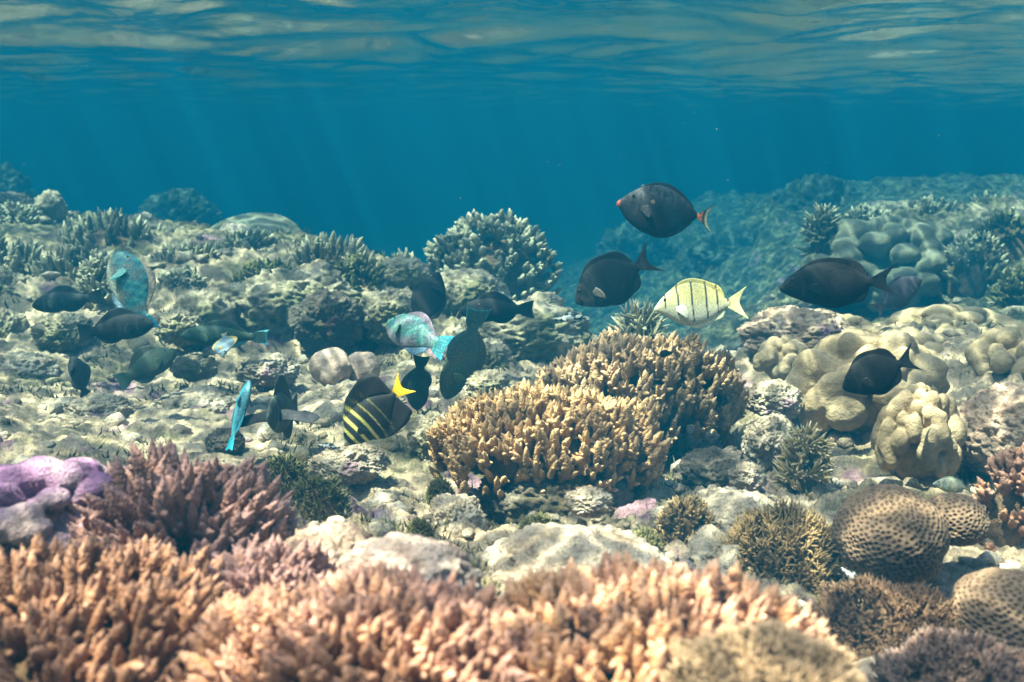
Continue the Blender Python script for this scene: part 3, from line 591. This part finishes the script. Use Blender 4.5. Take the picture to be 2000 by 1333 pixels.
def fish_geometry(kind, spread_pec=25., dfin=1.0, afin=1.0, pecl=1.0, wing=False):
    K = KINDS[kind]; ns, na = 90, 36; s = np.linspace(0, 1, ns) ** 1.15
    top, bot = interp(K['top'], s), interp(K['bot'], s); mid, hh = (top + bot) / 2, (top - bot) / 2
    wd = K['w'] * np.sin(np.pi * np.clip(s * .86 + .06, 0, 1)) ** .7 * (1 - .55 * s ** 2); wd = np.minimum(wd, hh * .8)
    th = np.linspace(0, 2 * np.pi, na, endpoint=False)
    y = wd[:, None] * np.sign(np.cos(th)) * np.abs(np.cos(th)) ** 1.15; z = mid[:, None] + hh[:, None] * np.sin(th)
    V = [np.stack([np.repeat(s[:, None], na, 1), y, z], -1).reshape(-1, 3)]; F = [grid_quads(ns, na, True)]; T = []; REG = [np.zeros(ns * na)]; n = ns * na
    V.append(np.array([[-.008, 0, mid[0]], [1.0, 0, mid[-1]]])); REG.append(np.zeros(2)); k = np.arange(na)
    T.append(np.stack([np.full(na, n), (k + 1) % na, k], -1)); T.append(np.stack([np.full(na, n + 1), (ns - 1) * na + k, (ns - 1) * na + (k + 1) % na], -1)); n += 2
    def sheet(P, thick, reg):                          # P (a,b,3): a thin closed blade round the sheet
        nonlocal n
        a, b = P.shape[:2]; rays = .35 * np.cos(np.arange(b) * np.pi)[None, :]; tk = thick * (1 - .8 * np.linspace(0, 1, a))[:, None] * (1 + rays * .6)
        A, B = P.copy(), P.copy(); nrm = np.array([0, 1., 0]) if reg < 4 else norm(np.cross(P[1, 0] - P[0, 0], P[0, 1] - P[0, 0] + 1e-6))
        A = A + nrm * tk[..., None]; B = B - nrm * tk[..., None]
        V.append(np.concatenate([A.reshape(-1, 3), B.reshape(-1, 3)])); q = grid_quads(a, b)
        F.append(q + n); F.append(q[:, ::-1] + n + a * b)
        e = np.concatenate([np.arange(b), np.arange(1, a) * b + b - 1, (a - 1) * b + np.arange(b - 2, -1, -1), np.arange(a - 2, 0, -1) * b]); e2 = np.roll(e, -1)
        F.append(np.stack([e, e + a * b, e2 + a * b, e2], -1) + n); REG.append(np.full(2 * a * b, reg)); n += 2 * a * b
    for (s0, s1, hp), prof, sg, reg, mul in ((K['dors'], K['top'], 1, 1, dfin), (K['anal'], K['bot'], -1, 2, afin)):
        u = np.linspace(0, 1, 41); ss = s0 + (s1 - s0) * u; e = interp(prof, ss); h = np.maximum(interp(hp, u), 0) * mul; rows = []
        for q in np.linspace(0, 1, 6):
            x = ss + .35 * h * q; rows.append(np.stack([x, 0 * x, (e - sg * .03) + sg * (h + .03) * q], -1))
        sheet(np.array(rows), .010, reg)
    tt, tl, thh = K['tail']; v = np.linspace(-1, 1, 33); ph = hh[-1]; rows = []
    for q in np.linspace(0, 1, 10):
        rows.append(np.stack([.97 + (tl + .03) * q * tail_len(tt, v), 0 * v, mid[-1] + v * (ph + (thh - ph) * q ** (1.0 if tt != 'square' else .7))], -1))
    sheet(np.array(rows), .012, 3)
    ps, pz, pl = K['pec']; pl = pl * pecl; v = np.linspace(-1, 1, 13)
    for sd in (1, -1):
        y0 = float(interp(np.stack([s, wd], -1), np.array([ps]))[0]) * .9; rows = []; ca, sa = math.cos(R(spread_pec)), math.sin(R(spread_pec))
        for q in np.linspace(0, 1, 6):
            l = pl * q * (1 - .25 * np.abs(v) ** 2 - .15 * v); hw = .018 + .055 * q
            rows.append(np.stack([ps + l * ca + v * hw, sd * (y0 + l * sa), pz + .06 * l * np.cos(q * 4) + v * .028], -1) if wing else np.stack([ps + l * ca, sd * (y0 + l * sa), pz + v * hw - .25 * l], -1))
        sheet(np.array(rows), .004, 4)
    return np.concatenate(V), np.concatenate(F), np.concatenate(T), np.concatenate(REG), K
EYE = newmat('fish_eye'); EYE[3].inputs['Base Color'].default_value = (.012, .012, .014, 1); EYE[3].inputs['Roughness'].default_value = .15; EYE = EYE[0]
M_PALEF = mat_fish('pale_fish_skin', .45, .3, 110)
M_DARKF, M_BRIGHTF = mat_fish('dark_fish_skin', .6, .08), mat_fish('bright_fish_skin', .42, .35, 38)
def fish(name, cat, label, kind, px, py, Lpx, ang, Y, colour, yaw=0., roll=0., flip=False, bend=0., mat=None, group=None, hscale=1.0, **kw):
    V, F, T, REG, K = fish_geometry(kind, **kw); rgb = colour(V, REG); total = 1 + K['tail'][1]
    V = V.copy(); V[:, 2] *= hscale; V[:, 1] += bend * np.maximum(V[:, 0] - .3, 0) ** 2; V[:, 0] = total / 2 - V[:, 0]
    c = at(px, py, Y); L = Lpx * mpp(px, py, Y) / max(.3, math.cos(R(yaw)) if abs(yaw) < 70 else .34); sc1 = L / total
    d = CR * math.cos(R(ang)) + CU * math.sin(R(ang)); p = -CR * math.sin(R(ang)) + CU * math.cos(R(ang))
    if (p @ CU < 0) != flip: p = -p
    x = d * math.cos(R(yaw)) + CF * math.sin(R(yaw)); z = p; y = np.cross(z, x)
    z, y = z * math.cos(R(roll)) + y * math.sin(R(roll)), y * math.cos(R(roll)) - z * math.sin(R(roll))
    root = thing(name, c, label, cat, group)
    root.matrix_world = Matrix([[x[i] * sc1, y[i] * sc1, z[i] * sc1, c[i]] for i in range(3)] + [[0, 0, 0, 1]])
    obj('body', mesh_np('body', V, F, T, attrs={'Col': rgb}), mat or M_DARKF, root)
    es, ez, er = K['eye']; y0 = float(interp([(0, .01), (.1, .045), (.2, .062), (.5, .08)], np.array([es]))[0]) * K['w'] / .085
    E, EF = ico(3)
    for sd in (1, -1):
        obj('eye', mesh_np('eye', E * er * np.array([1, .45, 1]) + np.array([total / 2 - es, sd * y0 * .9 + bend * 0, ez * hscale]), tris=EF), EYE, root)
    return root
def flat(c, fin=None, tail=None, belly=None, grad=None):
    c = np.array(c)
    def f(V, REG):
        x, z = V[:, 0], V[:, 2]; o = c * (1 + .9 * fbm(V * np.array([14, 5, 7.]), 3, .6, seed=4)[:, None]).clip(.4, 2)
        ga = np.exp(-(((x - .23 + .9 * z * z) / .012) ** 2)) * (np.abs(z) < .13) * (REG == 0); o = o * (1 + 1.6 * ga[:, None]); o[(x < .03) & (REG == 0)] *= 1.5
        if belly is not None: o = o + (np.array(belly) - o) * sstep(.0, -.2, V[:, 2])[:, None] * .8 * (REG == 0)[:, None]
        if fin is not None: o[(REG == 1) | (REG == 2) | (REG == 4)] = fin
        if tail is not None: o[REG == 3] = tail
        return o
    return f
BLK = (.007, .0065, .0065)
def c_unicorn(V, REG):
    o = flat((.010, .010, .012))(V, REG); x, z = V[:, 0], V[:, 2]
    m = sstep(.25, .7, fbm(V * np.array([26, 4, 9.]), 3, seed=3) * .5 + .5) * sstep(.0, .2, z) * (REG == 0); o = o + m[:, None] * np.array([.05, .05, .055])
    o[(x < .035) & (REG == 0)] = (.22, .05, .03)
    pd = ((x > .955) & (x < 1.015) & (np.abs(z) < .07)); o[pd] = (.65, .19, .05)
    t = REG == 3; v = np.abs(z); edge = t & (x > .97 + (.22 * (.42 + .58 * np.clip(v / .205, 0, 1) ** 2.2)) * .86); o[t & ~pd] = (.05, .045, .045); o[edge] = (.42, .34, .16)
    o[((REG == 1) | (REG == 2))] = (.016, .015, .016); return o
def c_brownsurg(V, REG):
    o = flat((.011, .0095, .0095))(V, REG); m = sstep(.5, .8, fbm(V * 6 + 2, 3, seed=8) * .5 + .5) * sstep(.4, .1, V[:, 0]); o = o + m[:, None] * np.array([.10, .07, .06])
    o[REG == 4] = (.10, .085, .07); return o
def c_convict(V, REG):
    x, z = V[:, 0], V[:, 2]; t = sstep(-.12, .12, z)[:, None]
    o = np.array([.44, .43, .34]) * (1 - t) + np.array([.42, .37, .15]) * t
    o[REG == 1] = (.42, .36, .12); o[REG == 2] = (.55, .55, .40); o[REG == 3] = (.62, .56, .28); o[REG == 4] = (.65, .65, .5)
    for b, lo, w in ((.135, -.02, .013), (.30, -.10, .011), (.49, -.17, .011), (.68, -.15, .010), (.83, -.09, .009)):
        k = (np.abs(x - b - .08 * np.maximum(-z, 0) + .02 * z) < w) & (z > lo) & (REG < 2) & (z < .245); o[k] = (.03, .03, .03)
    o[(np.abs(x - .965) < .014) & (z > .02)] = (.05, .05, .05); return o
def c_sail(V, REG):
    x, z = V[:, 0], V[:, 2]; o = np.tile(np.array([.016, .013, .013]), (len(V), 1)); q = x + .10 * z * z * 6
    for b, w, st in ((.17, .028, 1.), (.30, .031, 1.), (.44, .027, .95), (.57, .014, .5), (.70, .011, .3)):
        k = sstep(w, w * .5, np.abs(q - b)) * sstep(.42, .22, np.abs(z)) * st * (REG < 3); o = o + k[:, None] * (np.array([.62, .55, .14]) - o)
    wh = sstep(.10, .04, x) * (REG == 0); o = o + wh[:, None] * (np.array([.45, .42, .28]) - o)
    o[REG == 3] = (.86, .52, .01); return o
def c_parrot(a, b, pink, scale=26., edge=(.02, .30, .42)):
    def f(V, REG):
        x, z = V[:, 0], V[:, 2]; n = fbm(V * np.array([9, 5, 9.]), 3, seed=5) * .5 + .5
        g1 = np.cos(x * scale * 6.28 * .5) * np.cos(z * scale * 6.28 * .5); m = np.clip(.5 + .5 * g1 * 1.4 + (n - .5), 0, 1)[:, None]
        o = np.array(a) * m + np.array(b) * (1 - m); pk = (sstep(.3, .7, fbm(V * 5 + 7, 2, seed=9) * .5 + .5 + .5 * sstep(.0, -.16, z) - .1))[:, None] * .75; o = o * (1 - pk) + np.array(pink) * pk
        o[REG == 1] = np.array(pink) * .8; o[REG == 2] = (np.array(edge) + pink) / 2; t = REG == 3; o[t] = np.array(a)
        o[t & (np.abs(z) > .10)] = edge; o[t & (x > 1.16)] = edge; o[REG == 4] = np.array(b) * 1.2; return o
    return f
TEAL = c_parrot((.008, .115, .16), (.06, .24, .21), (.19, .15, .11), 15., edge=(.01, .16, .30))
TEALG = c_parrot((.02, .11, .13), (.07, .15, .11), (.15, .11, .14), 20., edge=(.01, .17, .27))
TEAL2 = c_parrot((.015, .19, .25), (.03, .12, .17), (.07, .20, .24))
DGREEN = c_parrot((.022, .042, .036), (.030, .045, .03), (.045, .05, .04), edge=(.03, .06, .06))
DG2 = c_parrot((.06, .11, .105), (.08, .125, .095), (.12, .12, .09), edge=(.05, .20, .22))
BK = flat(BLK); BG = flat((.010, .010, .011)); G1 = 'dark surgeonfish over the reef'; G2 = 'dark parrotfish near the floor'; G3 = 'turquoise parrotfish'

fish('unicornfish', 'fish', 'black fish with orange tail base and pale edged crescent tail, highest in the open water', 'unicorn', 1305, 413, 202, 171, 2.2, c_unicorn, hscale=1.08, group=G1)
fish('surgeonfish', 'fish', 'dark brown surgeonfish tilted nose down beneath the orange tailed fish', 'surgeon', 1203, 545, 178, 210, 2.1, c_brownsurg, yaw=12, hscale=1.3, group=G1, spread_pec=30)
fish('surgeonfish', 'fish', 'pale yellow surgeonfish with thin black bars', 'convict', 1370, 596, 182, 183, 1.95, c_convict, mat=M_PALEF, hscale=1.3)
fish('surgeonfish', 'fish', 'large black surgeonfish facing left above the cream corals', 'surgeon', 1640, 555, 234, 184, 1.9, flat((.007, .0065, .007)), group=G1, hscale=.95)
fish('surgeonfish', 'fish', 'dark fish facing right with lowered tail, partly behind the large black one', 'surgeon', 1752, 578, 130, 32, 2.5, flat((.030, .026, .034)), yaw=15, group=G1, hscale=.95)
fish('surgeonfish', 'fish', 'small black tang in front of the large cream coral', 'surgeon', 1720, 727, 160, 203, 1.62, BK, group=G1, hscale=1.28)
fish('surgeonfish', 'fish', 'black leaf shaped fish swimming upward behind the teal parrotfish', 'surgeon', 838, 592, 128, 76, 2.7, BK, yaw=20, group=G1, hscale=1.15)
fish('parrotfish', 'fish', 'black parrotfish with square tail in front of the pale rock slope', 'parrot', 972, 606, 144, 181, 2.5, BG, group=G2, hscale=1.12)
fish('parrotfish', 'fish', 'teal and pink parrotfish turned away with spread square tail', 'parrot', 814, 655, 142, 158, 2.25, TEALG, yaw=46, mat=M_BRIGHTF, group=G3, hscale=1.15, roll=-10, dfin=.6)
fish('parrotfish', 'fish', 'dark green parrotfish feeding nose down with its tail raised', 'parrot', 905, 692, 190, 250, 2.35, DG2, yaw=18, group=G2, roll=42, flip=True, hscale=1.3)
fish('parrotfish', 'fish', 'dark green fish feeding nose down behind the yellow tail', 'parrot', 818, 748, 110, 262, 2.3, DGREEN, yaw=20, group=G2, hscale=1.3)
fish('sailfin_tang', 'fish', 'striped black sailfin tang with a bright yellow tail', 'sailfin', 733, 808, 178, 224, 1.75, c_sail, yaw=8, mat=M_PALEF, dfin=.8, afin=.85)
fish('wrasse', 'fish', 'dark wrasse seen head on with fins spread like wings', 'wrasse', 554, 805, 66, 184, 1.9, flat((.05, .058, .05), fin=(.035, .032, .035), tail=(.05, .06, .05)), yaw=-87, spread_pec=84, pecl=3.0, wing=True, hscale=2.1, dfin=1.0)
fish('parrotfish', 'fish', 'thin turquoise parrotfish standing nearly upright left of the head on wrasse', 'parrot', 467, 812, 138, 78, 1.85, TEAL2, yaw=15, roll=52, mat=M_BRIGHTF, group=G3)
fish('parrotfish', 'fish', 'large turquoise and pink parrotfish standing upright at the left', 'parrot', 257, 570, 172, 112, 2.5, TEAL, yaw=10, flip=False, roll=-8, mat=M_BRIGHTF, group=G3, hscale=1.5, dfin=.6, afin=.7)
fish('parrotfish', 'fish', 'blurred dark fish facing left beside the large turquoise parrotfish', 'parrot', 132, 588, 138, 187, 2.6, flat((.02, .026, .03)), group=G2)
fish('parrotfish', 'fish', 'black fish facing right under the large turquoise parrotfish', 'parrot', 225, 642, 150, 8, 2.35, BG, group=G2, hscale=1.15)
fish('parrotfish', 'fish', 'long dark green fish with a turquoise tail edge below the ledge', 'parrot', 440, 657, 172, 178, 2.6, c_parrot((.02, .04, .035), (.025, .04, .028), (.03, .045, .035), edge=(.10, .34, .42)), group=G2, hscale=.8)
fish('butterflyfish', 'fish', 'small pale blue and yellow butterflyfish in front of the long dark fish', 'butterfly', 437, 673, 50, 292, 2.35, flat((.10, .14, .17), fin=(.22, .16, .05), tail=(.16, .15, .09)), yaw=-52, mat=M_PALEF)
fish('parrotfish', 'fish', 'dark green parrotfish with drooping tail over the pale rock at the left', 'parrot', 285, 718, 118, 32, 2.2, DGREEN, yaw=12, group=G2, hscale=1.45)
fish('parrotfish', 'fish', 'dusky fish in the shade at the left, nose down', 'parrot', 155, 738, 92, 118, 2.45, BG, yaw=18, group=G2, hscale=1.2)
def c_bw(V, REG):
    o = np.tile(np.array([.04, .04, .045]), (len(V), 1)); o[(fbm(V * np.array([5, 3, 9.]) + 3, 2, seed=2) > .02)] = (.5, .5, .46); return o
fish('damselfish', 'fish', 'small black and white fish resting on the pale rock slope', 'wrasse', 1117, 622, 70, 184, 2.6, c_bw)
fish('damselfish', 'fish', 'grey banded little fish beside the right honeycomb lobe', 'convict', 1862, 950, 80, 172, 1.45, flat((.30, .30, .22), fin=(.2, .25, .18)), mat=M_BRIGHTF)
fish('damselfish', 'fish', 'tiny dark fish among the tips of the pinkish table coral', 'surgeon', 1296, 692, 32, 10, 1.88, BK)
fish('damselfish', 'fish', 'tiny blue black and white fish at the foot of the honeycomb ball', 'wrasse', 1665, 1128, 56, 140, 1.06, c_bw, yaw=15)
fish('wrasse', 'fish', 'tiny striped wrasse below the sailfin tang', 'wrasse', 643, 873, 44, 170, 1.68, c_bw)
# ------------------------------------------------------------------ more growth on the far reef tops
for k, (x0, x1, y0, y1, Y, m, lab) in enumerate([
    (0, 90, 395, 470, 4.15, C_GREY, 'low coral knobs under the grey rock post at the left'),
    (150, 250, 500, 600, 3.3, C_GREY, 'coral fingers directly left of the large turquoise parrotfish'),
    (300, 420, 520, 600, 3.45, C_GREY, 'coral fingers directly right of the large turquoise parrotfish'),
    (430, 560, 445, 540, 3.85, C_GREY, 'coral tuft on the slope in front of the pale dome'),
    (640, 760, 500, 590, 3.5, C_OLIVE, 'olive coral tuft hanging over the shaded ledge'),
    (450, 600, 505, 580, 3.3, C_OLIVE, 'olive turf bush on top of the ledge'),
    (1640, 1740, 400, 460, 5.0, C_GREY, 'coral tuft on top of the greenish lobed mound'),
    (1890, 2030, 415, 520, 4.4, C_OLIVE, 'dark olive coral bush on the right reef bank'),
    (1930, 2060, 520, 620, 3.8, C_OLIVE, 'dark coral bush at the right edge above the wavy cream bank')]):
    branching('bushy_coral', 'coral', lab, x0, x1, y0, y1, Y, m, n=110, flen=.06, frad=.011, seed=120 + k, nubs=3, up=.45, group='bushy corals on the far reef tops')

def build_specks():
    g = np.random.default_rng(9); V0, F0 = ico(1); n = 160; Y = g.uniform(.8, 5, n); V, F = [], []
    for k in range(n):
        p = at(g.uniform(-100, 2100), g.uniform(150, 700), Y[k]); V.append(V0 * g.uniform(.0004, .0011) * g.uniform(.6, 1.3, 3) + p); F.append(F0 + k * len(V0))
    return mesh_np('specks', np.concatenate(V), tris=np.concatenate(F))
tag(obj('drifting_specks', build_specks(), R_PALE), 'tiny pale specks drifting in the open water', 'specks', kind='stuff')
